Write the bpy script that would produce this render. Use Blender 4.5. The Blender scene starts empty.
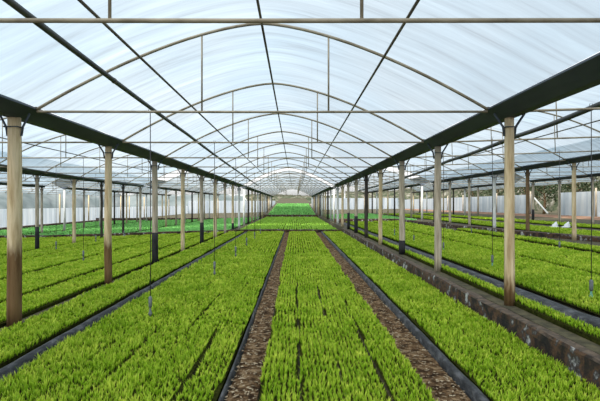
import bpy, math, random
import numpy as np
from mathutils import Vector, noise

random.seed(7)
rng = np.random.default_rng(11)
COL = bpy.context.scene.collection
CAM_H = 1.6

# ------------------------------------------------------------------ materials
def new_mat(name):
    m = bpy.data.materials.new(name); m.use_nodes = True
    nt = m.node_tree; nt.nodes.clear()
    out = nt.nodes.new('ShaderNodeOutputMaterial')
    return m, nt, out
def N(nt, t, **kw):
    n = nt.nodes.new(t)
    for k, v in kw.items():
        if k in n.inputs: n.inputs[k].default_value = v
        else: setattr(n, k, v)
    return n
def ramp(nt, stops, fac):
    r = nt.nodes.new('ShaderNodeValToRGB')
    el = r.color_ramp.elements
    while len(el) < len(stops): el.new(0.5)
    for e, (p, c) in zip(el, stops): e.position = p; e.color = (*c, 1)
    nt.links.new(fac, r.inputs[0]); return r.outputs[0]
def coords(nt, scale=(1, 1, 1), kind='Object'):
    tc = nt.nodes.new('ShaderNodeTexCoord'); mp = nt.nodes.new('ShaderNodeMapping')
    mp.inputs['Scale'].default_value = scale
    nt.links.new(tc.outputs[kind], mp.inputs[0]); return mp.outputs[0]
def noise_mat(name, stops, scale=(1, 1, 1), nscale=5, detail=4, rough=.8, bump=0, metallic=0, rn=.6, bdist=.01, spec=.3):
    m, nt, out = new_mat(name)
    co = coords(nt, scale)
    n = N(nt, 'ShaderNodeTexNoise', Scale=nscale, Detail=detail, Roughness=rn)
    nt.links.new(co, n.inputs['Vector'])
    p = N(nt, 'ShaderNodeBsdfPrincipled', Roughness=rough, Metallic=metallic); p.inputs['Specular IOR Level'].default_value = spec
    nt.links.new(ramp(nt, stops, n.outputs[0]), p.inputs['Base Color'])
    if bump:
        b = N(nt, 'ShaderNodeBump', Strength=bump, Distance=bdist)
        nt.links.new(n.outputs[0], b.inputs['Height']); nt.links.new(b.outputs[0], p.inputs['Normal'])
    nt.links.new(p.outputs[0], out.inputs[0])
    return m

M = {}
M['pipe'] = noise_mat('galvanised_pipe', [(.3, (.16, .13, .09)), (.5, (.34, .29, .21)), (.75, (.48, .42, .33))], nscale=2.5, rough=.5, metallic=.2)
M['purlin'] = noise_mat('purlin_pipe', [(.3, (.07, .06, .045)), (.55, (.15, .13, .10)), (.8, (.28, .26, .22))], nscale=1.5, rough=.55, metallic=.2)
M['gutter'] = noise_mat('gutter_steel', [(.3, (.036, .046, .062)), (.6, (.072, .088, .11)), (.8, (.15, .16, .17))], (1, .3, 1), nscale=2, rough=.6)
M['hose'] = noise_mat('dark_water_pipe', [(.3, (.035, .037, .036)), (.7, (.085, .085, .08))], nscale=3, rough=.5)
M['wood'] = noise_mat('pale_wood', [(.25, (.20, .13, .065)), (.42, (.52, .39, .22)), (.58, (.74, .60, .39)), (.8, (.60, .50, .34))], (9, 9, .9), nscale=1.6, rough=.85, bump=.5)
M['wood_grey'] = noise_mat('grey_wood', [(.25, (.13, .10, .07)), (.45, (.38, .32, .24)), (.65, (.58, .50, .39))], (9, 9, .9), nscale=1.8, rough=.9, bump=.5)
M['wood_dark'] = noise_mat('dark_wood', [(.3, (.02, .018, .015)), (.7, (.09, .075, .06))], (8, 8, 1), nscale=2, rough=.9, bump=.4)
M['wood_brown'] = noise_mat('brown_wood', [(.3, (.08, .05, .025)), (.7, (.25, .16, .085))], (8, 8, 1), nscale=2, rough=.9, bump=.4)
M['wood_white'] = noise_mat('whitewashed_wood', [(.3, (.45, .45, .42)), (.7, (.8, .8, .78))], (8, 8, 1), nscale=2, rough=.8, bump=.2)
M['tar_brown'] = noise_mat('soaked_foot', [(.3, (.025, .015, .01)), (.7, (.10, .06, .035))], (6, 6, 1.5), nscale=2.5, rough=.9, bump=.4)
M['tar_black'] = noise_mat('tarred_foot', [(.3, (.008, .008, .010)), (.8, (.035, .034, .036))], (6, 6, 1.5), nscale=2.5, rough=.75)
M['soil'] = noise_mat('path_soil', [(.32, (.012, .008, .006)), (.45, (.055, .032, .017)), (.53, (.16, .095, .048)), (.63, (.36, .25, .14)), (.75, (.12, .10, .04))], nscale=10, detail=9, rough=1, spec=.05, bump=1, rn=.78, bdist=.03)
M['ground'] = noise_mat('dark_ground', [(.3, (.030, .026, .016)), (.5, (.075, .066, .036)), (.7, (.13, .11, .06))], nscale=9, detail=6, rough=.95, bump=.6)
M['tray'] = noise_mat('tray_substrate', [(.3, (.010, .012, .004)), (.6, (.04, .045, .010)), (.8, (.08, .06, .02))], nscale=25, rough=1, spec=0)
M['plastic'] = noise_mat('black_film_edge', [(.32, (.012, .012, .013)), (.52, (.04, .041, .044)), (.70, (.13, .13, .135))], (1, .6, 1), nscale=9, detail=7, rough=.6, bump=1, bdist=.03)
M['bank'] = noise_mat('brown_bank', [(.3, (.16, .085, .05)), (.7, (.34, .20, .13))], nscale=1.2, rough=.95, bump=.3)
M['debris'] = noise_mat('dry_leaf', [(.35, (.20, .13, .07)), (.65, (.48, .39, .26))], nscale=9, rough=.9)
M['hill'] = noise_mat('wooded_hill', [(.34, (.02, .028, .016)), (.48, (.07, .085, .045)), (.56, (.13, .12, .085)), (.68, (.30, .29, .24))], nscale=.9, detail=8, rough=1, bump=.5)
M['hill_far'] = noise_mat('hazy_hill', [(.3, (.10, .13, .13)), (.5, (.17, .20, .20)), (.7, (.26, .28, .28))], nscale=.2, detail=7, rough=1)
M['head'] = noise_mat('sprayer_plastic', [(.3, (.10, .115, .12)), (.7, (.22, .24, .25))], nscale=12, rough=.5)
M['green_tip'] = noise_mat('teal_plastic', [(.3, (.10, .30, .25)), (.7, (.25, .5, .42))], nscale=12, rough=.5)
M['weight'] = noise_mat('black_plastic', [(.3, (.02, .02, .022)), (.7, (.05, .05, .055))], nscale=12, rough=.5)
M['white_sheet'] = noise_mat('white_sheeting', [(.3, (.6, .62, .64)), (.7, (.85, .87, .88))], nscale=4, rough=.6)

def brick_material():
    m, nt, out = new_mat('weathered_wall')
    co = coords(nt, (1, 1, 1))
    n1 = N(nt, 'ShaderNodeTexNoise', Scale=4.2, Detail=8, Roughness=.62); nt.links.new(co, n1.inputs['Vector'])
    n2 = N(nt, 'ShaderNodeTexNoise', Scale=11, Detail=6, Roughness=.7); nt.links.new(co, n2.inputs['Vector'])
    c1 = ramp(nt, [(.34, (.008, .007, .006)), (.44, (.04, .026, .016)), (.51, (.13, .065, .03)), (.56, (.05, .04, .035)), (.59, (.16, .155, .15)), (.64, (.60, .60, .59))], n1.outputs[0])
    c2 = ramp(nt, [(.35, (.35, .33, .30)), (.6, (1, 1, 1))], n2.outputs[0])
    mx = N(nt, 'ShaderNodeMix', data_type='RGBA', blend_type='MULTIPLY'); mx.inputs[0].default_value = .8
    nt.links.new(c1, mx.inputs[6]); nt.links.new(c2, mx.inputs[7])
    # the soil-covered top
    ge = nt.nodes.new('ShaderNodeNewGeometry'); sp = nt.nodes.new('ShaderNodeSeparateXYZ'); nt.links.new(ge.outputs['Normal'], sp.inputs[0])
    tp = ramp(nt, [(.55, (0, 0, 0)), (.85, (1, 1, 1))], sp.outputs[2])
    m2 = N(nt, 'ShaderNodeMix', data_type='RGBA')
    top = ramp(nt, [(.35, (.03, .022, .015)), (.65, (.15, .105, .07))], n2.outputs[0])
    nt.links.new(tp, m2.inputs[0]); nt.links.new(mx.outputs[2], m2.inputs[6]); nt.links.new(top, m2.inputs[7])
    # brick courses as bump
    tc = nt.nodes.new('ShaderNodeTexCoord'); s = nt.nodes.new('ShaderNodeSeparateXYZ'); nt.links.new(tc.outputs['Object'], s.inputs[0])
    ad = N(nt, 'ShaderNodeMath', operation='ADD'); nt.links.new(s.outputs[0], ad.inputs[0]); nt.links.new(s.outputs[1], ad.inputs[1])
    cb = nt.nodes.new('ShaderNodeCombineXYZ'); nt.links.new(ad.outputs[0], cb.inputs[0]); nt.links.new(s.outputs[2], cb.inputs[1])
    br = N(nt, 'ShaderNodeTexBrick', Scale=1.0); br.inputs['Brick Width'].default_value = .24; br.inputs['Row Height'].default_value = .075
    br.inputs['Mortar Size'].default_value = .008; nt.links.new(cb.outputs[0], br.inputs['Vector'])
    p = N(nt, 'ShaderNodeBsdfPrincipled', Roughness=.92)
    b0 = N(nt, 'ShaderNodeBump', Strength=.6, Distance=.01, invert=True); nt.links.new(br.outputs['Fac'], b0.inputs['Height'])
    b = N(nt, 'ShaderNodeBump', Strength=.8, Distance=.02)
    nt.links.new(n1.outputs[0], b.inputs['Height']); nt.links.new(b0.outputs[0], b.inputs['Normal']); nt.links.new(b.outputs[0], p.inputs['Normal'])
    nt.links.new(m2.outputs[2], p.inputs['Base Color']); nt.links.new(p.outputs[0], out.inputs[0])
    return m
M['brick'] = brick_material()

def leaf_material(name, dark, mid, lite, trans=.35, pscale=1.6):
    m, nt, out = new_mat(name)
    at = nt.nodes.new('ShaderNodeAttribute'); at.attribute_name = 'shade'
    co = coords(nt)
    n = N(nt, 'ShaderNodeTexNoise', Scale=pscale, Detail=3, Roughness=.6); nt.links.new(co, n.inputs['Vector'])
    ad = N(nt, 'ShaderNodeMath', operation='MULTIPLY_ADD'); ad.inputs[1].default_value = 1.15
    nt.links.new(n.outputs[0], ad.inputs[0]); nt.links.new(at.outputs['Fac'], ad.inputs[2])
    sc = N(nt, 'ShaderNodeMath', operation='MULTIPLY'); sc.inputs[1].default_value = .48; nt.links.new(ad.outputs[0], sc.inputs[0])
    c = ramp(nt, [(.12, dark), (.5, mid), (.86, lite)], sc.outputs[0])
    d = N(nt, 'ShaderNodeBsdfPrincipled', Roughness=.55); d.inputs['Specular IOR Level'].default_value = .25
    t = nt.nodes.new('ShaderNodeBsdfTranslucent')
    nt.links.new(c, d.inputs['Base Color']); nt.links.new(c, t.inputs[0])
    mx = nt.nodes.new('ShaderNodeMixShader'); mx.inputs[0].default_value = trans
    nt.links.new(d.outputs[0], mx.inputs[1]); nt.links.new(t.outputs[0], mx.inputs[2]); nt.links.new(mx.outputs[0], out.inputs[0])
    return m
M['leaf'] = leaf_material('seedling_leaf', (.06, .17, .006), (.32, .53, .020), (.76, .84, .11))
M['leaf_far'] = leaf_material('deep_green_seedling_leaf', (.14, .42, .10), (.26, .66, .17), (.42, .80, .28))  # cooler, deeper leaf green of the beds further back
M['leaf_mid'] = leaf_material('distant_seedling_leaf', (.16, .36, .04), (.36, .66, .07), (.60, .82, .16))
M['tree_leaf'] = leaf_material('tree_leaf', (.02, .04, .015), (.06, .09, .04), (.14, .16, .08), .2)

def film_material(name, tint, clear):
    m, nt, out = new_mat(name)
    # smears that run along the hoops, across the length of the house
    co = coords(nt, (.35, 5.0, .35)); n = N(nt, 'ShaderNodeTexNoise', Scale=1.1, Detail=7, Roughness=.62, Distortion=.35); nt.links.new(co, n.inputs['Vector'])
    co2 = coords(nt, (.5, .35, .5)); n2 = N(nt, 'ShaderNodeTexNoise', Scale=.9, Detail=3); nt.links.new(co2, n2.inputs['Vector'])
    c1 = ramp(nt, [(.28, tuple(x * .52 for x in tint)), (.44, tuple(x * .84 for x in tint)), (.58, tint), (.78, tuple(min(1, x * 1.3) for x in tint))], n.outputs[0])
    c2 = ramp(nt, [(.35, (.80, .90, .96)), (.65, (1, 1, 1))], n2.outputs[0])
    mx = N(nt, 'ShaderNodeMix', data_type='RGBA', blend_type='MULTIPLY'); mx.inputs[0].default_value = 1
    nt.links.new(c1, mx.inputs[6]); nt.links.new(c2, mx.inputs[7])
    t = nt.nodes.new('ShaderNodeBsdfTranslucent'); nt.links.new(mx.outputs[2], t.inputs[0])
    tr = nt.nodes.new('ShaderNodeBsdfTransparent'); tr.inputs[0].default_value = (.95, .97, 1, 1)
    b = N(nt, 'ShaderNodeBump', Strength=.25, Distance=.03); nt.links.new(n.outputs[0], b.inputs['Height']); nt.links.new(b.outputs[0], t.inputs['Normal'])
    ms = nt.nodes.new('ShaderNodeMixShader'); ms.inputs[0].default_value = clear
    nt.links.new(t.outputs[0], ms.inputs[1]); nt.links.new(tr.outputs[0], ms.inputs[2]); nt.links.new(ms.outputs[0], out.inputs[0])
    return m
M['film'] = film_material('roof_film', (.295, .352, .395), .28)
M['film_old'] = film_material('aged_roof_film', (.27, .31, .33), .26)

def curtain_material():
    m, nt, out = new_mat('curtain_film')
    co = coords(nt, (1, 1.0, .08)); n = N(nt, 'ShaderNodeTexNoise', Scale=1.6, Detail=5, Roughness=.6); nt.links.new(co, n.inputs['Vector'])
    c = ramp(nt, [(.3, (.50, .58, .66)), (.5, (.74, .80, .86)), (.7, (.90, .93, .95))], n.outputs[0])
    d = nt.nodes.new('ShaderNodeBsdfDiffuse'); t = nt.nodes.new('ShaderNodeBsdfTranslucent')
    nt.links.new(c, d.inputs[0]); nt.links.new(c, t.inputs[0])
    mx = nt.nodes.new('ShaderNodeMixShader'); mx.inputs[0].default_value = .6
    nt.links.new(d.outputs[0], mx.inputs[1]); nt.links.new(t.outputs[0], mx.inputs[2]); nt.links.new(mx.outputs[0], out.inputs[0])
    return m
M['curtain'] = curtain_material()

# ------------------------------------------------------------------ mesh building
class MB:
    def __init__(s): s.v = []; s.f = []
    def ring(s, c, u, w, r, n):
        i = len(s.v)
        for k in range(n):
            a = 2 * math.pi * k / n
            s.v.append(tuple(c + u * (math.cos(a) * r) + w * (math.sin(a) * r)))
        return i
    def tube(s, pts, r, n=8, caps=True):
        pts = [Vector(p) for p in pts]; rs = r if isinstance(r, (list, tuple)) else [r] * len(pts)
        ref = None; rings = []
        for i, p in enumerate(pts):
            d = (pts[min(i + 1, len(pts) - 1)] - pts[max(i - 1, 0)]).normalized()
            if ref is None: ref = Vector((0, 0, 1)) if abs(d.z) < .9 else Vector((1, 0, 0))
            u = (ref - d * ref.dot(d)).normalized(); w = d.cross(u)
            rings.append(s.ring(p, u, w, rs[i], n))
        for a, b in zip(rings, rings[1:]):
            for k in range(n): s.f.append((a + k, a + (k + 1) % n, b + (k + 1) % n, b + k))
        if caps:
            s.f.append(tuple(rings[0] + k for k in range(n))[::-1]); s.f.append(tuple(rings[-1] + k for k in range(n)))
        return s
    def box(s, x0, x1, y0, y1, z0, z1):
        i = len(s.v)
        s.v += [(x0, y0, z0), (x1, y0, z0), (x1, y1, z0), (x0, y1, z0), (x0, y0, z1), (x1, y0, z1), (x1, y1, z1), (x0, y1, z1)]
        s.f += [tuple(i + k for k in q) for q in ((0, 3, 2, 1), (4, 5, 6, 7), (0, 1, 5, 4), (1, 2, 6, 5), (2, 3, 7, 6), (3, 0, 4, 7))]
        return s
    def grid(s, rows):
        i = len(s.v); m = len(rows[0])
        for r in rows: s.v += [tuple(p) for p in r]
        for a in range(len(rows) - 1):
            for b in range(m - 1):
                q = i + a * m + b; s.f.append((q, q + 1, q + m + 1, q + m))
        return s
    def mesh(s, name, mat, smooth=True):
        me = bpy.data.meshes.new(name); me.from_pydata(s.v, [], s.f); me.materials.append(mat)
        if smooth: me.polygons.foreach_set('use_smooth', [True] * len(me.polygons))
        me.update(); return me
    def build(s, name, mat, parent=None, smooth=True):
        return link(name, s.mesh(name, mat, smooth), parent)

def link(name, data, parent=None, loc=None):
    o = bpy.data.objects.new(name, data); COL.objects.link(o)
    if parent is not None: o.parent = parent
    if loc is not None: o.location = loc
    return o
def tag(o, label=None, cat=None, group=None, kind=None):
    if label: o['label'] = label
    if cat: o['category'] = cat
    if group: o['group'] = group
    if kind: o['kind'] = kind
    return o
def thing(name, label, cat, loc=(0, 0, 0), group=None):
    return tag(link(name, None, None, loc), label, cat, group)
def struct(o): o['kind'] = 'structure'; return o
ORD = ['nearest', 'second', 'third', 'fourth', 'fifth', 'sixth', 'seventh', 'eighth', 'ninth', 'tenth', 'eleventh', 'twelfth', 'thirteenth', 'fourteenth', 'fifteenth', 'sixteenth']

# ------------------------------------------------------------------ layout
ROWX = [-23.2, -16.7, -10.2, -3.69, 2.82, 9.2, 15.7, 22.2]      # post rows / gutters
def zoff(i): return {0: -.35, 1: -.05, 4: 0.0, 5: .22, 6: .3, 7: .38}.get(i, 0.0)   # gutters climb with the terraces to the right
FR = [3.0 + 2.97 * k for k in range(10)]                           # frames of the near house, to Z=29.7
FR2 = [32.6 + 3.0 * k for k in range(14)]                          # frames of the house behind
WALLY = 25.0
WALLY2 = 53.0
def zg(x, y):
    """ground level"""
    if y > WALLY2 and -3.8 < x < 2.75: return .15 + (y - WALLY2) * .047
    if x <= -3.75:
        return -.27 * min(1, (-3.75 - x) / 6.4) - .2 * max(0, min(1, (-10.2 - x) / 13))
    if x < 2.68: return 0
    b = .27 + .02 * (x - 2.7) if x < 9 else .396 + .012 * (x - 9)
    return min(b, .56)
GUT = 2.73                                                        # underside of the gutters

# ground ------------------------------------------------------------
def ground():
    xs = [-60, -40, -30, -23.2, -20, -16.7, -13, -10.2, -8, -6, -4.5, -3.81, -3.79, -3.75, -2.6, -1, 0, 1.2, 2.6, 2.66, 2.70, 2.74, 2.76, 4, 6, 9, 12, 15.7, 19, 22.2, 26, 40, 70]
    ys = [-6, 0, 3, 6, 9, 12, 15, 18, 21, 24.9, 25.15, 25.25, 30, 36, 44, 52.9, 53.1, 60, 70, 80, 95, 130]
    MB().grid([[(x, y, zg(x, y)) for x in xs] for y in ys]).build('floor', M['ground'], smooth=False)['kind'] = 'structure'
ground()

def strip(name, x0, x1, y0, y1, z, mat, amp=.008, step=.08):
    nx = max(2, int((x1 - x0) / step)); ny = int((y1 - y0) / (step * 2))
    rows = []
    for j in range(ny + 1):
        y = y0 + (y1 - y0) * j / ny
        wob = .02 * noise.noise((x0 * 3, y * 1.1, 0))
        rows.append([(x0 + (x1 - x0) * i / nx + wob, y, z + amp * noise.noise((i * .9, y * 6, x0)) + .006) for i in range(nx + 1)])
    return MB().grid(rows).build(name, mat)
p = strip('soil_path', -.555, -.305, 2.6, WALLY - .1, .015, M['soil'], .012)
tag(p, 'narrow brown soil path left of the central seedling bed', 'path', 'soil paths')
p = strip('soil_path', 1.115, 1.42, 2.6, WALLY - .1, .015, M['soil'], .012)
tag(p, 'narrow brown soil path right of the central seedling bed', 'path', 'soil paths')
# loose litter lying on each path
for nm, x0, x1, lab in (('leaf_litter', -.56, -.31, 'dry leaf bits scattered on the left soil path'), ('leaf_litter', 1.12, 1.42, 'dry leaf bits scattered on the right soil path')):
    mb = MB()
    for k in range(1500):
        y = 2.9 + 13 * random.random() ** 1.6; x = random.uniform(x0, x1); a = random.uniform(0, 6.28); L = random.uniform(.008, .024); w = L * random.uniform(.2, .6)
        z = .03 + random.uniform(0, .008); c, s = math.cos(a), math.sin(a); t = random.uniform(-.006, .008)
        i = len(mb.v); mb.v += [(x - c * L, y - s * L, z), (x - s * w, y + c * w, z + t), (x + c * L, y + s * L, z + t * .5), (x + s * w, y - c * w, z)]
        mb.f.append((i, i + 1, i + 2, i + 3))
    tag(mb.build(nm, M['debris'], smooth=False), lab, 'leaf litter', kind='stuff')

# seedlings -----------------------------------------------------------
def blades(x0, x1, y0, y1, zbase, sp, nb, w, h, gaps=None, cull=True, jit=.25, spread=.5, zf=None):
    xs = np.arange(x0 + sp / 2, x1, sp); ys = np.arange(y0, y1, sp)
    if len(xs) == 0 or len(ys) == 0: return None
    X, Y = np.meshgrid(xs, ys); X = X.ravel(); Y = Y.ravel()
    X = X + rng.normal(0, sp * jit * .5, X.size); Y = Y + rng.normal(0, sp * jit * .5, Y.size)
    if cull:
        k = np.abs(X + .0) < .70 * Y + .9; X = X[k]; Y = Y[k]
    k = rng.random(X.size) > .075; X = X[k]; Y = Y[k]
    n = X.size
    if n == 0: return None
    hh = h * (.60 + .46 * rng.random(n)) * (1 + .15 * np.sin(X * 7.1 + 1.3 * np.sin(Y * 2.7)) * np.sin(Y * 5.3))
    ts = rng.random(n) * .5
    X = np.repeat(X, nb); Y = np.repeat(Y, nb); hh = np.repeat(hh, nb) * (.65 + .45 * rng.random(n * nb)); ts = np.repeat(ts, nb)
    m = X.size
    a = rng.random(m) * 2 * np.pi; lean = spread * (.15 + rng.random(m))
    dx, dy = np.cos(a), np.sin(a); px, py = -dy, dx
    ww = w * (.7 + .6 * rng.random(m)) * .5
    bx = X + dx * sp * .08; by = Y + dy * sp * .08
    zb = zbase if zf is None else np.array([zf(float(u), float(v)) for u, v in zip(X, Y)]) + zbase
    zb = np.broadcast_to(zb, (m,))
    mid = .55 * hh; r1 = lean * hh * .35; r2 = lean * hh
    V = np.empty((m, 5, 3), np.float32)
    V[:, 0] = np.stack([bx - px * ww * .6, by - py * ww * .6, zb], 1)
    V[:, 1] = np.stack([bx + px * ww * .6, by + py * ww * .6, zb], 1)
    V[:, 2] = np.stack([bx + dx * r1 + px * ww, by + dy * r1 + py * ww, zb + mid], 1)
    V[:, 3] = np.stack([bx + dx * r1 - px * ww, by + dy * r1 - py * ww, zb + mid], 1)
    V[:, 4] = np.stack([bx + dx * r2, by + dy * r2, zb + hh * (1 - .18 * lean)], 1)
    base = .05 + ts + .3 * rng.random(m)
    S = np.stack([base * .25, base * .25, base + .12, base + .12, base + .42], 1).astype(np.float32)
    return V, S
def blade_object(name, chunks, mat, parent):
    chunks = [c for c in chunks if c is not None]
    V = np.concatenate([c[0] for c in chunks]); S = np.concatenate([c[1] for c in chunks]).ravel()
    m = V.shape[0]; b = np.arange(m, dtype=np.int32)[:, None] * 5
    loops = (b + np.array([0, 1, 2, 3, 3, 2, 4], np.int32)).ravel()
    starts = (np.arange(m, dtype=np.int32)[:, None] * 7 + np.array([0, 4], np.int32)).ravel()
    me = bpy.data.meshes.new(name); me.vertices.add(m * 5); me.vertices.foreach_set('co', V.ravel())
    me.loops.add(loops.size); me.loops.foreach_set('vertex_index', loops)
    me.polygons.add(m * 2); me.polygons.foreach_set('loop_start', starts)
    at = me.attributes.new('shade', 'FLOAT', 'POINT'); at.data.foreach_set('value', S)
    me.materials.append(mat); me.update(calc_edges=True); me.validate()
    return link(name, me, parent)

def bed(label, bounds, y0, y1, mat='leaf', group=None, terr=False, hmul=1.0, zb=0.0, dens=1.0):
    """one bed: the dark tray substrate and the seedlings standing in it, in rows between dark gaps"""
    t = thing('seedling_bed', label, 'seedling bed', ((bounds[0] + bounds[-1]) / 2, y0, 0), group)
    ox, oy = (bounds[0] + bounds[-1]) / 2, y0
    mb = MB()
    for a, b in zip(bounds, bounds[1:]):
        ny = max(2, int((y1 - y0) / .55)) if y1 - y0 < 30 else 50
        rows = []
        for j in range(ny + 1):
            y = y0 + (y1 - y0) * j / ny
            r = []
            for i in range(3):
                x = a + .012 + (b - a - .024) * i / 2
                r.append((x - ox, y - oy, (zg(x, y) if terr else zb) + .045))
            rows.append(r)
        mb.grid(rows)
    xa, xb = bounds[0] + .01, bounds[-1] - .01
    za, zc = (zg(xa, y0), zg(xb, y0)) if terr else (zb, zb)
    # side skirts of the trays
    if not terr or y1 < WALLY + 1:
        mb.grid([[(xa - ox, 0, za + .045), (xa - ox, y1 - y0, za + .045)], [(xa - ox, 0, za - .02), (xa - ox, y1 - y0, za - .02)]])
        mb.grid([[(xb - ox, 0, zc + .045), (xb - ox, y1 - y0, zc + .045)], [(xb - ox, 0, zc - .02), (xb - ox, y1 - y0, zc - .02)]])
    mb.build('tray_bed', M['tray'], t, smooth=False)
    ch = []
    zf = zg if terr else None
    bands = [(2.8, 5.5, .040, 8, .0085, .082), (5.5, 9, .044, 7, .012, .082), (9, 14, .055, 6, .018, .088), (14, WALLY, .085, 6, .032, .095), (WALLY, 54, .15, 5, .065, .11), (54, 90, .2, 5, .11, .13)]
    for a, b in zip(bounds, bounds[1:]):
        for (ya, yb, sp, nb, w, h) in bands:
            ya2, yb2 = max(ya, y0), min(yb, y1)
            if yb2 <= ya2: continue
            sp = sp / dens
            g = .012 if ya < 6 else (.006 if ya < 9 else -.01)
            if ya < 14 and not terr:
                # trays 0.55 m long, each nudged sideways so the gaps run unevenly
                y = ya2
                while y < yb2:
                    ye = min(y + .55, yb2); dx = random.uniform(-.02, .02)
                    c = blades(a + g + dx, b - g + dx, y + .008, ye, zb + .045, sp, nb, w, h * hmul * random.uniform(.9, 1.1))
                    ch.append(c); y = ye
            else:
                ch.append(blades(a + .03 if terr and ya < 25 else a - .015, b - .03 if terr and ya < 25 else b + .015, ya2, yb2, (zb if zf is None else 0) + .045, sp, nb, w, h * hmul, zf=zf))
    ch = [c for c in ch if c is not None]
    for c in ch: c[0][:, :, 0] -= ox; c[0][:, :, 1] -= oy
    if ch:
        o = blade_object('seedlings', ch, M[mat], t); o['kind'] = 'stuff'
    return t
E = WALLY - .15
GB = 'seedling beds in the near house'
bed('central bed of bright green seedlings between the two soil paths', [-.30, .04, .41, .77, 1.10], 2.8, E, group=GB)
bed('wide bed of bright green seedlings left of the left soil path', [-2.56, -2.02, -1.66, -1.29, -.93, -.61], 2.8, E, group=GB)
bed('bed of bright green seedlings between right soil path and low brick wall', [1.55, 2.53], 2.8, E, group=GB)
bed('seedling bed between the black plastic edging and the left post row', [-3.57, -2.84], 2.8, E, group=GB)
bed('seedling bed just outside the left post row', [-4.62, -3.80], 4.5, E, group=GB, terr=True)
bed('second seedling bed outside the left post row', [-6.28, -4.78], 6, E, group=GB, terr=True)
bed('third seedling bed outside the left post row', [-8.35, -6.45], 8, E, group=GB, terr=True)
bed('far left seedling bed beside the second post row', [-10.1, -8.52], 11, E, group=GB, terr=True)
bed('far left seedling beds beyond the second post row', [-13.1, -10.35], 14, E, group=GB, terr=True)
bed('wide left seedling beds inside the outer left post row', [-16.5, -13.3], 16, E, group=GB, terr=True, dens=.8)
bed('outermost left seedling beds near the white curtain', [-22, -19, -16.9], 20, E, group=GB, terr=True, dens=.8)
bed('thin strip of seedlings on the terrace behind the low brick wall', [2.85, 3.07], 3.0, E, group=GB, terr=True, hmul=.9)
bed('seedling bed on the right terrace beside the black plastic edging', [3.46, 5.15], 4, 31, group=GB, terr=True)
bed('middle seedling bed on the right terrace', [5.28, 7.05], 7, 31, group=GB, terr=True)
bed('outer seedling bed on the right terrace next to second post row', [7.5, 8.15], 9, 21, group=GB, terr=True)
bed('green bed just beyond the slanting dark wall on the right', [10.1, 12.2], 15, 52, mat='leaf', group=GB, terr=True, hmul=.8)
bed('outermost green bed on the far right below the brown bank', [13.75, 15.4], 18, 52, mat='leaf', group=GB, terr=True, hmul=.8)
G2 = 'deep green beds behind the cross wall'
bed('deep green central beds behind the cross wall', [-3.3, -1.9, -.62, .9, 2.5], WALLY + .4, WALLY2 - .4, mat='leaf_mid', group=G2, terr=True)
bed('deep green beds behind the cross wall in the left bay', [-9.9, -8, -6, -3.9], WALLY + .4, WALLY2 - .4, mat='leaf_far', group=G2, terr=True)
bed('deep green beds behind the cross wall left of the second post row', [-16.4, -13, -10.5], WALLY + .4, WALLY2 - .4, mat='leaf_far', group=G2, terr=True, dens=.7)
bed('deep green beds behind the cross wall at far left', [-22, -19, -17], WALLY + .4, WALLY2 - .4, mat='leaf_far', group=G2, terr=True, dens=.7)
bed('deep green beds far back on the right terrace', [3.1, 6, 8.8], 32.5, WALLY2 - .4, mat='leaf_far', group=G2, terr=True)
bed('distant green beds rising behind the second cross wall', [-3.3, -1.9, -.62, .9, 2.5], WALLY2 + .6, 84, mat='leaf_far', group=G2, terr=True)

# black plastic edging ---------------------------------------------------
def edging(label, x, y0, y1, h, w, side, zf=None, thick=.0):
    rows = []; ny = int((y1 - y0) / .12)
    for j in range(ny + 1):
        y = y0 + (y1 - y0) * j / ny
        z = (zf(x + .03, y) if zf else 0)
        wob = .012 * noise.noise((x, y * 1.7, 3)); hv = h * (1 + .12 * noise.noise((x, y * 2.3, 8)))
        prof = [(-w * .5, 0), (-w * .35, hv * .85), (-w * .1, hv), (w * .25, hv * .9), (w * .5, hv * .25), (w * .62, 0)]
        rows.append([(x + side * a + wob, y, z + b) for a, b in prof])
    o = MB().grid(rows).build('plastic_edging', M['plastic'])
    return tag(o, label, 'edging', 'black plastic edgings')
edging('black plastic edging along the left side of the wide left bed', -2.66, 2.6, E, .105, .13, -1)
edging('black plastic edging beside the right soil path', 1.475, 2.6, E, .095, .09, 1)
edging('thin grey plastic edging along the left soil path', -.583, 2.6, E, .07, .035, 1)
edging('black plastic edging on the terrace behind the low brick wall', 3.27, 4, 31, .07, .26, 1, zf=zg)

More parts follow.
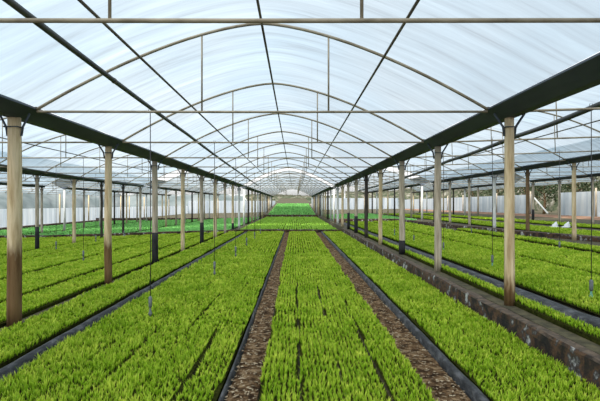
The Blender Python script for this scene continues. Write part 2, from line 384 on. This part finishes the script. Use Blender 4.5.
# low walls -------------------------------------------------------------
def low_wall(name, label, pts, thick, ztop, zbot, step=.12, seed=0):
    """rough masonry: pts = polyline of its centre line"""
    line = []
    for (a, b) in zip(pts, pts[1:]):
        a = Vector(a); b = Vector(b); n = max(1, int((b - a).length / step))
        for k in range(n): line.append(a.lerp(b, k / n))
    line.append(Vector(pts[-1]))
    rows = []
    zt = ztop
    for i, p in enumerate(line):
        ztop = zt(p.x) if callable(zt) else zt
        zbot = min(zbot, ztop - .2)
        d = (line[min(i + 1, len(line) - 1)] - line[max(i - 1, 0)]).normalized(); nx, ny = d.y, -d.x
        prof = [(-.5, zbot), (-.5, zbot + (ztop - zbot) * .35), (-.5, zbot + (ztop - zbot) * .7), (-.48, ztop - .02), (-.40, ztop), (0, ztop + .004), (.40, ztop), (.48, ztop - .02), (.5, zbot + (ztop - zbot) * .7), (.5, zbot)]
        r = []
        for k, (s, z) in enumerate(prof):
            q = noise.noise((p.x * 2.1 + seed, p.y * 2.1, k * .6)) * .018 + noise.noise((p.x * 9 + seed, p.y * 9, k * 2.)) * .010
            zz = noise.noise((p.x * 1.3 + seed, p.y * 1.3, k * .4)) * .022 if z > zbot + .01 else 0
            r.append((p.x + nx * (s * thick + q), p.y + ny * (s * thick + q), z + zz))
        rows.append(r)
    mb = MB().grid(rows); m = len(rows[0])
    mb.f.append(tuple(range(m))); mb.f.append(tuple(range(len(mb.v) - m, len(mb.v)))[::-1])
    return tag(mb.build(name, M['brick'], smooth=False), label, 'wall', 'low masonry walls')
low_wall('low_brick_wall', 'low weathered brick wall with peeling plaster running beside the right bed', [(2.685, 2.2), (2.685, WALLY - .15)], .21, .262, -.05)
low_wall('low_brick_wall', 'low dark wall crossing behind the central and left beds', [(-24, WALLY), (2.75, WALLY)], .2, lambda x: .19 if x > -3 else max(-.14, .19 + (x + 3) * .03), -.45, step=.3)
low_wall('low_brick_wall', 'low dark wall running at a slant across the right terraces', [(10.6, 7), (9.82, 13.0), (9.5, 15.3), (8.86, 17.2), (8.3, 22), (7.6, 27), (7.2, 32), (2.8, 32)], .3, .56, .0, step=.3, seed=5)
low_wall('low_brick_wall', 'distant brown cross wall far down the central bay', [(-24, WALLY2), (-3.9, WALLY2), (2.8, WALLY2), (22, WALLY2)], .3, lambda x: .34 if x > -4 else -.05, -.5, step=.8, seed=9)
low_wall('low_brick_wall', 'low dark wall along the foot of the left white curtain', [(-22.6, 16), (-22.6, WALLY2 - .3)], .3, -.22, -.7, step=.5, seed=12)

# posts ------------------------------------------------------------------
def soaked(wood, fh):
    """the wood, darkened by damp up to a ragged line"""
    m = M[wood].copy(); nt = m.node_tree
    p = next(n for n in nt.nodes if n.type == 'BSDF_PRINCIPLED'); src = p.inputs['Base Color'].links[0].from_socket
    tc = nt.nodes.new('ShaderNodeTexCoord'); s = nt.nodes.new('ShaderNodeSeparateXYZ'); nt.links.new(tc.outputs['Object'], s.inputs[0])
    mp = N(nt, 'ShaderNodeMapping'); mp.inputs['Scale'].default_value = (14, 14, 2.5); nt.links.new(tc.outputs['Object'], mp.inputs[0])
    n = N(nt, 'ShaderNodeTexNoise', Scale=1.5, Detail=4); nt.links.new(mp.outputs[0], n.inputs['Vector'])
    a = N(nt, 'ShaderNodeMath', operation='MULTIPLY_ADD'); a.inputs[1].default_value = .5; nt.links.new(n.outputs[0], a.inputs[0]); nt.links.new(s.outputs[2], a.inputs[2])
    r = N(nt, 'ShaderNodeMapRange'); r.inputs[1].default_value = fh + .14; r.inputs[2].default_value = fh + .36; nt.links.new(a.outputs[0], r.inputs[0])
    mx = N(nt, 'ShaderNodeMix', data_type='RGBA'); nt.links.new(r.outputs[0], mx.inputs[0]); nt.links.new(src, mx.inputs[7])
    dk = N(nt, 'ShaderNodeMix', data_type='RGBA', blend_type='MULTIPLY'); dk.inputs[0].default_value = 1; nt.links.new(src, dk.inputs[6]); dk.inputs[7].default_value = (.26, .19, .13, 1)
    nt.links.new(dk.outputs[2], mx.inputs[6]); nt.links.new(mx.outputs[2], p.inputs['Base Color'])
    return m
def post_parts(H, r, wood, foot, fh, seed):
    mb = MB(); pts = []; rs = []
    n = 9
    for k in range(n + 1):
        z = H * k / n
        pts.append((.012 * noise.noise((seed, z * .8, 1)), .012 * noise.noise((seed, z * .8, 5)), z)); rs.append(r * (1.06 - .12 * k / n + .05 * noise.noise((seed, z * 2, 9))))
    mb.tube(pts, rs, 10)
    out = [('shaft', mb.mesh('shaft', soaked(wood, fh) if foot == 'tar_brown' else M[wood]))]
    if foot == 'tar_black':
        k2 = max(1, round(fh / H * n)); mf = MB()
        mf.tube(pts[:k2] + [(pts[k2 - 1][0], pts[k2 - 1][1], max(fh, pts[k2 - 1][2] + .02))], [q + .006 for q in rs[:k2]] + [rs[k2 - 1] + .003], 10)
        out.append(('dark_foot', mf.mesh('dark_foot', M[foot])))
    # forked steel saddle that carries the gutter
    b = MB()
    for s in (-1, 1):
        b.tube([(s * r * 1.08, 0, H - .24), (s * r * 1.3, 0, H - .12), (s * .20, 0, H + .055)], .016, 6)
    b.tube([(-r * 1.1, 0, H - .13), (-r * 1.1, -r * 1.05, H - .13), (r * 1.1, -r * 1.05, H - .13), (r * 1.1, 0, H - .13)], .008, 5)
    out.append(('saddle_bracket', b.mesh('saddle_bracket', M['gutter'])))
    return out
def post(x, y, i, kind, label, group, r=.072):
    zb = zg(x, y) - .03; H = GUT + zoff(i) - zb + .005
    wood, foot, fh = kind
    t = thing('wooden_post', label, 'post', (x, y, zb), group)
    for nm, me in post_parts(H, r, wood, foot, fh, x + y * 1.7): link(nm, me, t)
    return t
desc = {'wood': 'pale wooden post', 'wood_grey': 'grey wooden post', 'wood_dark': 'dark wooden post', 'wood_brown': 'brown wooden post', 'wood_white': 'whitish wooden post'}
fdesc = {None: '', 'tar_brown': ' with damp brown foot', 'tar_black': ' with black tarred foot'}
rowname = {0: 'outermost left row', 1: 'outer left row', 2: 'second row leftward', 3: 'row left of the central beds', 4: 'row behind the low brick wall', 5: 'second row rightward', 6: 'third row rightward', 7: 'outermost right row'}
spec = {
    3: [('wood', 'tar_brown', 1.03), ('wood', 'tar_brown', .86), ('wood_grey', 'tar_black', .88), ('wood', None, 0), ('wood_grey', 'tar_black', .9), ('wood', None, 0), ('wood_grey', None, 0), ('wood', 'tar_black', .5), ('wood_white', None, 0)],
    4: [('wood', 'tar_brown', .35), ('wood_grey', None, 0), ('wood_grey', 'tar_black', .4), ('wood', None, 0), ('wood_dark', None, 0), ('wood_grey', 'tar_black', .8), ('wood_grey', 'tar_black', .9), ('wood', None, 0), ('wood_white', None, 0)],
    2: [None] * 4 + [('wood_grey', 'tar_black', 1.0), ('wood', None, 0), ('wood_dark', None, 0), ('wood_dark', None, 0), ('wood_grey', None, 0)],
    5: [None] * 3 + [('wood', None, 0), ('wood_brown', None, 0), ('wood_white', None, 0), ('wood_grey', None, 0), ('wood_grey', None, 0), ('wood_dark', None, 0)],
}
def near_posts(i):
    x = ROWX[i]; c = 0
    for k, y in enumerate(FR[1:]):
        if abs(x) > .70 * y + .4: continue
        sp = spec.get(i, [None] * 12)[k] or random.choice([('wood', None, 0), ('wood_grey', None, 0), ('wood_grey', 'tar_black', .8)])
        post(x, y - .05, i, sp, '%s%s, %s in the %s' % (desc[sp[0]], fdesc[sp[1]], 'nearest' if c == 0 else ORD[c], rowname[i]), 'wooden posts, ' + rowname[i], r=.085 if (i == 3 and k == 0) else .07 + .006 * ((k * 7) % 3 - 1))
        c += 1
for i in range(1, 8): near_posts(i)
# posts of the house behind: shaft meshes shared
far_shaft = {}
for i in range(1, 7):
    x = ROWX[i]
    for k, y in enumerate(FR2):
        if (k > 9 and i not in (3, 4)): continue
        w = ['wood_grey', 'wood', 'wood_dark', 'wood_white'][(k * 3 + i * 5) % 4] if k else 'wood_white'
        zb = zg(x, y) - .03; H = GUT + zoff(i) - zb
        key = (round(H, 1), w)
        if key not in far_shaft:
            far_shaft[key] = MB().tube([(0, 0, 0), (.006, 0, H * .5), (0, 0, H)], [.085, .078, .072], 8).mesh('wooden_post', M[w])
        o = link('wooden_post', far_shaft[key], None, (x, y, GUT + zoff(i) - H))
        tag(o, 'distant post beyond the roof gap, %s, in the %s' % ('nearest' if k == 0 else ORD[k], rowname[i]), 'post', 'distant posts, ' + rowname[i])

# gutters -----------------------------------------------------------------
strap = MB().box(-.275, -.22, -.02, .02, .125, .155).box(.22, .275, -.02, .02, .125, .155).box(-.24, .24, -.012, .012, .148, .156).mesh('joint_strap', M['purlin'], False)
def gutter(i, y0, y1, label):
    t = .012
    o_ = [(-.26, .145), (-.27, .12), (-.065, .0), (.065, .0), (.27, .12), (.26, .145)]
    i_ = [(.245, .145), (.25, .125), (.055, .014), (-.055, .014), (-.25, .125), (-.245, .145)]
    prof = o_ + i_
    rows = [[(a, y - y0, b) for a, b in prof + prof[:1]] for y in np.linspace(y0, y1, 12)]
    g = thing('roof_gutter', label, 'gutter', (ROWX[i], y0, GUT + zoff(i)), 'steel roof gutters')
    mb = MB().grid(rows); mb.build('channel', M['gutter'], g, smooth=False)
    for y in [f for f in FR if y0 < f < y1] if y0 < 20 else []:
        link('joint_strap', strap, g, (0, y - y0, 0))
for i in range(0, 8):
    gutter(i, -1.5, 29.75, 'dark steel gutter on the posts of the ' + rowname[i])
for i in range(1, 7):
    gutter(i, 32.5, 74 if i in (3, 4) else 60, 'distant dark gutter beyond the roof gap, on the ' + rowname[i])

# roof hoops ----------------------------------------------------------------
SPAN = 2.99; RISE = 1.14; SPR = CAM_H + 1.255
def arch_z(dx): return SPR + RISE * (1 - (min(abs(dx), SPAN) / SPAN) ** 1.55)
def hoop_meshes(w):
    s = w / 6.51
    bow = MB().tube([(dx * s, 0, arch_z(dx) - SPR) for dx in np.linspace(-SPAN, SPAN, 37)], .021, 8).mesh('bow', M['pipe'])
    tie = MB().tube([(-SPAN * s, 0, -.03), (0, 0, -.034), (SPAN * s, 0, -.03)], .0165, 8).mesh('tie_bar', M['pipe'])
    st = MB().tube([(0, 0, -.03), (0, 0, arch_z(.84) - SPR)], .012, 6).mesh('strut', M['pipe'])
    return bow, tie, st
def hoop_far(w):
    s = w / 6.51; mb = MB()
    mb.tube([(dx * s, 0, arch_z(dx) - SPR) for dx in np.linspace(-SPAN, SPAN, 25)], .022, 6)
    mb.tube([(-SPAN * s, 0, -.03), (SPAN * s, 0, -.03)], .018, 6)
    for q in (-.84, .84): mb.tube([(q, 0, -.03), (q, 0, arch_z(q) - SPR)], .013, 5)
    return mb.mesh('roof_hoop', M['pipe'])
bayname = {0: 'outermost left bay', 1: 'far left bay', 2: 'left bay', 3: 'central bay', 4: 'right bay', 5: 'second bay to the right', 6: 'outermost right bay'}
for b in range(0, 7):
    xa, xb = ROWX[b], ROWX[b + 1]; cx = (xa + xb) / 2; w = xb - xa; zo = (zoff(b) + zoff(b + 1)) / 2
    tilt = math.atan2(zoff(b + 1) - zoff(b), w)
    bow, tie, st = hoop_meshes(w); fm = hoop_far(w); c = 0
    for k, y in enumerate(FR):
        if min(abs(xa), abs(xb)) > .70 * y + .5 and b != 3: continue
        h = thing('roof_hoop', 'galvanised hoop with tie bar over the %s, %s' % (bayname[b], 'nearest to the camera' if c == 0 else ORD[c] + ' from the camera'), 'roof hoop', (cx, y, SPR + zo), 'roof hoops over the ' + bayname[b])
        h.rotation_euler = (0, -tilt, 0)
        link('bow', bow, h); link('tie_bar', tie, h)
        for q in (-.80, .88): link('strut', st, h, (q, 0, 0))
        c += 1
    for k, y in enumerate(FR2):
        if b != 3 and k > 8: continue
        o = link('roof_hoop', fm, None, (cx, y, SPR + zo)); o.rotation_euler = (0, -tilt, 0)
        tag(o, 'distant roof hoop beyond the gap, over the %s, %s' % (bayname[b], 'nearest' if k == 0 else ORD[k]), 'roof hoop', 'distant roof hoops over the ' + bayname[b])
    # purlins
    for (y0, y1, tagline) in ((-1.5, 29.75, ''), (32.5, 71.6 if b == 3 else 56.7, 'distant ')):
        for dx, nm in ((-1.6, 'left'), (0, 'ridge'), (1.6, 'right')):
            z = arch_z(dx) + zo + dx * math.tan(tilt) - .036
            o = MB().tube([(0, 0, 0), (0, (y1 - y0) * .5, 0), (0, y1 - y0, 0)], .017, 8).build('roof_purlin', M['purlin'])
            o.location = (cx + dx, y0, z)
            tag(o, '%sdark %s purlin pipe running along the roof of the %s' % (tagline, nm, bayname[b]), 'purlin', 'roof purlins')
    # film
    def film(y0, y1, mat, k0):
        ny = int((y1 - y0) / .5); s = w / 6.51; rows = []
        for j in range(ny + 1):
            y = y0 + (y1 - y0) * j / ny; r = []
            for dx in np.linspace(-SPAN - .02, SPAN + .02, 33):
                ph = math.sin(math.pi * ((y - 3.0) / 2.97)) ** 2
                n = .012 * noise.noise((dx * 1.5, y * 1.5, b)) - .02 * ph * (1 - (dx / SPAN) ** 2)
                r.append((dx * s, y, arch_z(dx) - SPR + .032 + n))
            rows.append(r)
        o = MB().grid(rows).build('ceiling', mat); o['kind'] = 'structure'
        o.location = (cx, 0, SPR + zo); o.rotation_euler = (0, -tilt, 0)
    film(-1.5, 29.8, M['film'], 0)
    film(32.5, 71.7 if b == 3 else 56.7, M['film_old'], 1)

# water pipes slung under the hoops ----------------------------------------
def slung(label, x, pts, r=.036):
    p2 = []
    for (a, b) in zip(pts, pts[1:]):
        for k in range(6):
            t = k / 6; p2.append((x, a[0] + (b[0] - a[0]) * t, a[1] + (b[1] - a[1]) * t - .02 * math.sin(math.pi * t)))
    p2.append((x, *pts[-1]))
    t = thing('water_pipe', label, 'pipe', (0, 0, 0), 'slung water pipes')
    MB().tube(p2, r, 10).build('pipe', M['hose'], t)
    cm = MB().tube([(0, -.02, 0), (0, .02, 0)], r + .005, 10).mesh('clamp', M['purlin'])
    for y in FR:
        if y < p2[0][1] or y > 20: continue
        link('clamp', cm, t, (x, y, float(np.interp(y, [q[1] for q in p2], [q[2] for q in p2]))))
slung('thick dark water pipe slung below the roof left of the central bay', -2.4, [(-.5, 3.37), (3.76, 3.306), (10, 3.155), (19.6, 2.96), (29.7, 2.8)], .032)
slung('dark water pipe slung below the roof of the right bay', 4.1, [(1, 3.02), (6.05, 2.94), (8.3, 2.855), (12, 2.75), (17.5, 2.575), (29.7, 2.45)], .04)
slung('dark water pipe slung below the roof of the left bay', -8.9, [(3, 2.95), (13.6, 2.78), (25, 2.66), (29.7, 2.6)], .033)

# hanging sprayers -----------------------------------------------------------
def sprayer(x, y, ztop, zbot, label, group, tip='head'):
    t = thing('hanging_sprayer', label, 'sprayer', (x, y, zbot), group)
    L = ztop - zbot
    MB().tube([(0, 0, .16), (.004, 0, L * .5), (0, 0, L)], .006, 6).build('tube', M['weight'], t)
    MB().tube([(0, 0, .27), (0, 0, .25), (0, 0, .13), (0, 0, .115)], [.008, .024, .024, .012], 10).build('weight', M['head'], t)
    MB().tube([(0, 0, .12), (0, 0, .10), (0, 0, .06), (0, 0, .045), (0, 0, .03), (0, 0, .0)], [.012, .012, .018, .026, .026, .008], 10).build('nozzle', M[tip], t)
    MB().tube([(-.03, 0, L), (-.02, 0, L + .045), (.02, 0, L + .045), (.0, 0, L)], .004, 5).build('hook', M['purlin'], t)
GL = 'hanging sprayers over the wide left bed'; GR = 'hanging sprayers over the right terrace'
for k, (x, y, zb) in enumerate([(-1.92, 5.97, .11), (-1.6, 8.94, .19), (-1.57, 11.91, .21), (-1.6, 14.88, .22), (-1.6, 17.85, .22), (-1.6, 20.82, .22)]):
    sprayer(x, y, SPR - .045, zb, 'grey sprayer hanging on a thin tube over the wide left bed, %s' % ('nearest' if k == 0 else ORD[k] + ' from the camera'), GL)
for k, (x, y, zb) in enumerate([(3.93, 5.97, .33), (3.92, 8.94, .32), (3.93, 11.91, .32), (3.93, 14.88, .30), (3.95, 17.85, .34)]):
    sprayer(x, y, SPR + .03, zb, 'grey sprayer hanging over the terrace bed behind the low wall, %s' % ('nearest' if k == 0 else ORD[k] + ' from the camera'), GR, 'green_tip')
for k, (x, y, zb) in enumerate([(7.0, 11.91, .34), (7.0, 14.88, .4), (7.0, 17.85, .4), (7.0, 20.82, .4)]):
    sprayer(x, y, SPR + .13, zb, 'dark sprayer hanging over the middle of the right terrace, %s' % ('nearest' if k == 0 else ORD[k] + ' from the camera'), 'hanging sprayers, middle of the right terrace')
for k, (x, y, zb) in enumerate([(-7.9, 14.88, .1), (-7.9, 17.85, .1), (-7.9, 20.82, .1), (-5.6, 11.91, .1), (-5.6, 17.85, .1)]):
    sprayer(x, y, SPR - .045, zb, 'sprayer hanging over the beds of the left bay, %s' % ['nearest on the outer line', 'second on the outer line', 'third on the outer line', 'nearest on the inner line', 'second on the inner line'][k], 'hanging sprayers in the left bay')

# outer walls -------------------------------------------------------------------
def curtain(name, x, y0, y1, z0, z1, seg=.25):
    rows = []; ny = int((y1 - y0) / seg)
    for z in np.linspace(z0, z1, 5):
        rows.append([(x + .05 * math.sin(y0 * 3 + j * 1.7) + .04 * noise.noise((j * .5, z, x)), y0 + (y1 - y0) * j / ny, z) for j in range(ny + 1)])
    return struct(MB().grid(rows).build(name, M['curtain']))
RX = 22.6
curtain('wall_right', RX, 14, 38.2, .48, 2.56)
curtain('wall_right', RX, 42.8, 98, .48, 2.5)
LX = -23.4
curtain('wall_left', LX, 16, 98, -.55, 1.2)
def back(x0, x1, z0, z1):
    rows = [[(x0 + (x1 - x0) * j / 60, 98 + .06 * math.sin(j * 1.9), z) for j in range(61)] for z in np.linspace(z0, z1, 4)]
    struct(MB().grid(rows).build('wall_back', M['curtain']))
back(-23.3, -4.3, -.5, 2.3); back(3.6, 22.5, .2, 2.9)
# brown earth bank at the foot of the right curtain
rows = []
for y in np.linspace(14, 88, 80):
    n = .1 * noise.noise((y * .6, 0, 4))
    rows.append([(20.0 + n, y, .4), (20.3 + n, y, .57 + n * .3), (21.2, y, .66 + n * .3), (22.0, y, .68), (22.3, y, .5)])
tag(MB().grid(rows).build('earth_bank', M['bank']), 'low reddish brown earth bank along the foot of the right white curtain', 'bank')
# posts that carry the curtains
me = MB().tube([(0, 0, 0), (0, 0, 2.3)], .07, 8).mesh('curtain_post', M['wood_grey'])
for k, y in enumerate([33.5, 36.2, 38.2, 42.8, 46, 50, 55, 60, 66, 72, 80]):
    o = link('curtain_post', me, None, (RX - .2, y, .5)); tag(o, 'thin grey post holding the right white curtain, %s from the camera' % (ORD[k] if k else 'first'), 'post', 'posts of the right curtain')
me = MB().tube([(0, 0, 0), (0, 0, 3.2)], .075, 8).mesh('curtain_post', M['wood'])
for k in range(14):
    o = link('curtain_post', me, None, (LX + .25, 35 + k * 3.1, zg(-23.2, 35 + 3.1 * k) - .05)); tag(o, 'tan post holding the left white curtain, %s from the camera' % (ORD[k] if k else 'first'), 'post', 'posts of the left curtain')
# white board leaning in the doorway of the right curtain
o = MB().tube([(RX - .1, 42.5, 2.3), (RX - .1, 40.0, .75)], .085, 4).build('leaning_board', M['wood_white'], smooth=False)
tag(o, 'white board leaning slantwise in the gap of the right white curtain', 'board')
# two white plastic sacks on the slanting wall
for k, (x, y, lab) in enumerate([(12.6, 21.9, 'left of two white plastic sacks lying beyond the slanting dark wall'), (13.25, 22.0, 'right of two white plastic sacks lying beyond the slanting dark wall')]):
    rows = []
    for j in range(9):
        t = j / 8; r = .19 * (1 - t) ** .8 * (1 + .12 * math.sin(j * 2.1)) + .01
        rows.append([(r * math.cos(a) * (1 + .15 * math.sin(3 * a + j)) + .12 * t, r * .6 * math.sin(a), .28 * t) for a in np.linspace(0, 2 * math.pi, 15)])
    o = MB().grid(rows).build('plastic_sack', M['white_sheet']); o.location = (x, y, .46)
    tag(o, lab, 'sack', 'white plastic sacks')

# surroundings ---------------------------------------------------------------------
def hill(pts, z0, mat, name):
    rows = []
    for j in range(9):
        t = j / 8; r = []
        for k in range(121):
            u = k / 120 * (len(pts) - 1); i = min(int(u), len(pts) - 2); f = u - i
            x = pts[i][0] * (1 - f) + pts[i + 1][0] * f; y = pts[i][1] * (1 - f) + pts[i + 1][1] * f; h = pts[i][2] * (1 - f) + pts[i + 1][2] * f
            d = Vector((x, y)).normalized()
            hh = h * (t ** .7) * (1 + .18 * noise.noise((x * .12, y * .12, 2)) + .10 * noise.noise((x * .6, y * .6, 2)))
            r.append((x + d.x * t * 10 + noise.noise((x, y, t * 3)) * .8, y + d.y * t * 10, z0 + hh))
        rows.append(r)
    return struct(MB().grid(rows).build(name, mat))
hill([(34, 8, 7), (36, 40, 8), (38, 80, 8), (30, 105, 6), (12, 108, 4.5)], 0, M['hill'], 'hills')
hill([(12, 110, 4.2), (0, 108, 4.0), (-12, 110, 4.2)], 0, M['hill'], 'hills')
hill([(-12, 110, 5), (-40, 105, 5.5), (-48, 60, 5), (-46, 10, 5)], -1, M['hill_far'], 'hills')

# trees between curtain and hill, seen in the gap and above the white curtain
def tree(x, y, h, seed, label):
    rs = random.Random(seed); z0 = .45
    t = thing('tree', label, 'tree', (x, y, z0), 'trees behind the right curtain')
    tr = MB().tube([(0, 0, 0), (.1, 0, h * .35), (.0, .1, h * .75)], [.16, .11, .04], 8)
    tips = []
    for k in range(9):
        a = k * 2.4; zb = h * (.3 + .05 * k); L = h * .28
        e = (math.cos(a) * L, math.sin(a) * L, zb + h * .16); tr.tube([(.05, .03, zb), (e[0] * .5, e[1] * .5, zb + h * .1), e], [.05, .035, .015], 5); tips.append(e)
    tips.append((0, 0, h * .85)); tr.build('trunk', M['wood_brown'], t)
    n = 1800; V = np.empty((n, 5, 3), np.float32); S = np.empty((n, 5), np.float32)
    for i in range(n):
        e = tips[rs.randrange(len(tips))]; c = np.array([e[0] + rs.gauss(0, .5), e[1] + rs.gauss(0, .5), e[2] + rs.gauss(0, .42)])
        a = np.array([rs.uniform(-1, 1) for _ in range(3)]); a /= np.linalg.norm(a) + 1e-6; b = np.cross(a, [rs.uniform(-1, 1), .3, .8]); b /= np.linalg.norm(b) + 1e-6
        L = rs.uniform(.12, .22); w = L * .35
        V[i] = [c - b * w * .4, c + b * w * .4, c + a * L * .5 + b * w, c + a * L * .5 - b * w, c + a * L]; S[i] = rs.random()
    o = blade_object('crown', [(V, S)], M['tree_leaf'], t)
for k, (x, y, h, lab) in enumerate([(25.5, 40.5, 4.2, 'dark bushy tree behind the gap in the right curtain'), (26.3, 35.5, 4.4, 'dark tree standing above the white curtain at the right edge'), (26.0, 47, 4.2, 'dark tree above the curtain just beyond its gap'), (27, 53, 4.6, 'dark tree above the curtain, second beyond its gap'), (27.5, 61, 4.6, 'dark tree above the curtain, third beyond its gap'), (28, 71, 4.8, 'dark tree above the far end of the right curtain')]):
    tree(x, y, h, k + 3, lab)

# world, light, camera ----------------------------------------------------------------
w = bpy.data.worlds.new('overcast'); bpy.context.scene.world = w; w.use_nodes = True
nt = w.node_tree; nt.nodes.clear()
out = nt.nodes.new('ShaderNodeOutputWorld'); bg = nt.nodes.new('ShaderNodeBackground')
tc = nt.nodes.new('ShaderNodeTexCoord'); sp = nt.nodes.new('ShaderNodeSeparateXYZ'); nt.links.new(tc.outputs['Generated'], sp.inputs[0])
mr = N(nt, 'ShaderNodeMapRange'); mr.inputs[1].default_value = -.1; mr.inputs[2].default_value = .8
nt.links.new(sp.outputs[2], mr.inputs[0])
c = ramp(nt, [(0, (.93, .95, .96)), (.2, (.97, .985, 1)), (1, (.80, .90, 1.0))], mr.outputs[0])
nt.links.new(c, bg.inputs[0]); bg.inputs[1].default_value = 1.26; nt.links.new(bg.outputs[0], out.inputs[0])
sl = bpy.data.lights.new('sun', 'SUN'); sl.energy = 6.0; sl.angle = math.radians(25); sl.color = (1, .96, .88)
so = bpy.data.objects.new('sun', sl); COL.objects.link(so); so.rotation_euler = (math.radians(28), math.radians(-22), 0); so.location = (0, 0, 20)

cam = bpy.data.cameras.new('camera'); co = bpy.data.objects.new('camera', cam); COL.objects.link(co)
co.location = (0, 0, CAM_H); co.rotation_euler = (math.radians(90), 0, 0)
cam.lens = 27; cam.sensor_width = 36; cam.shift_x = 5 / 600; cam.shift_y = 3.5 / 600; cam.clip_start = .05; cam.clip_end = 500
sc = bpy.context.scene; sc.camera = co
sc.view_settings.view_transform = 'Standard'; sc.view_settings.look = 'None'; sc.view_settings.exposure = 0
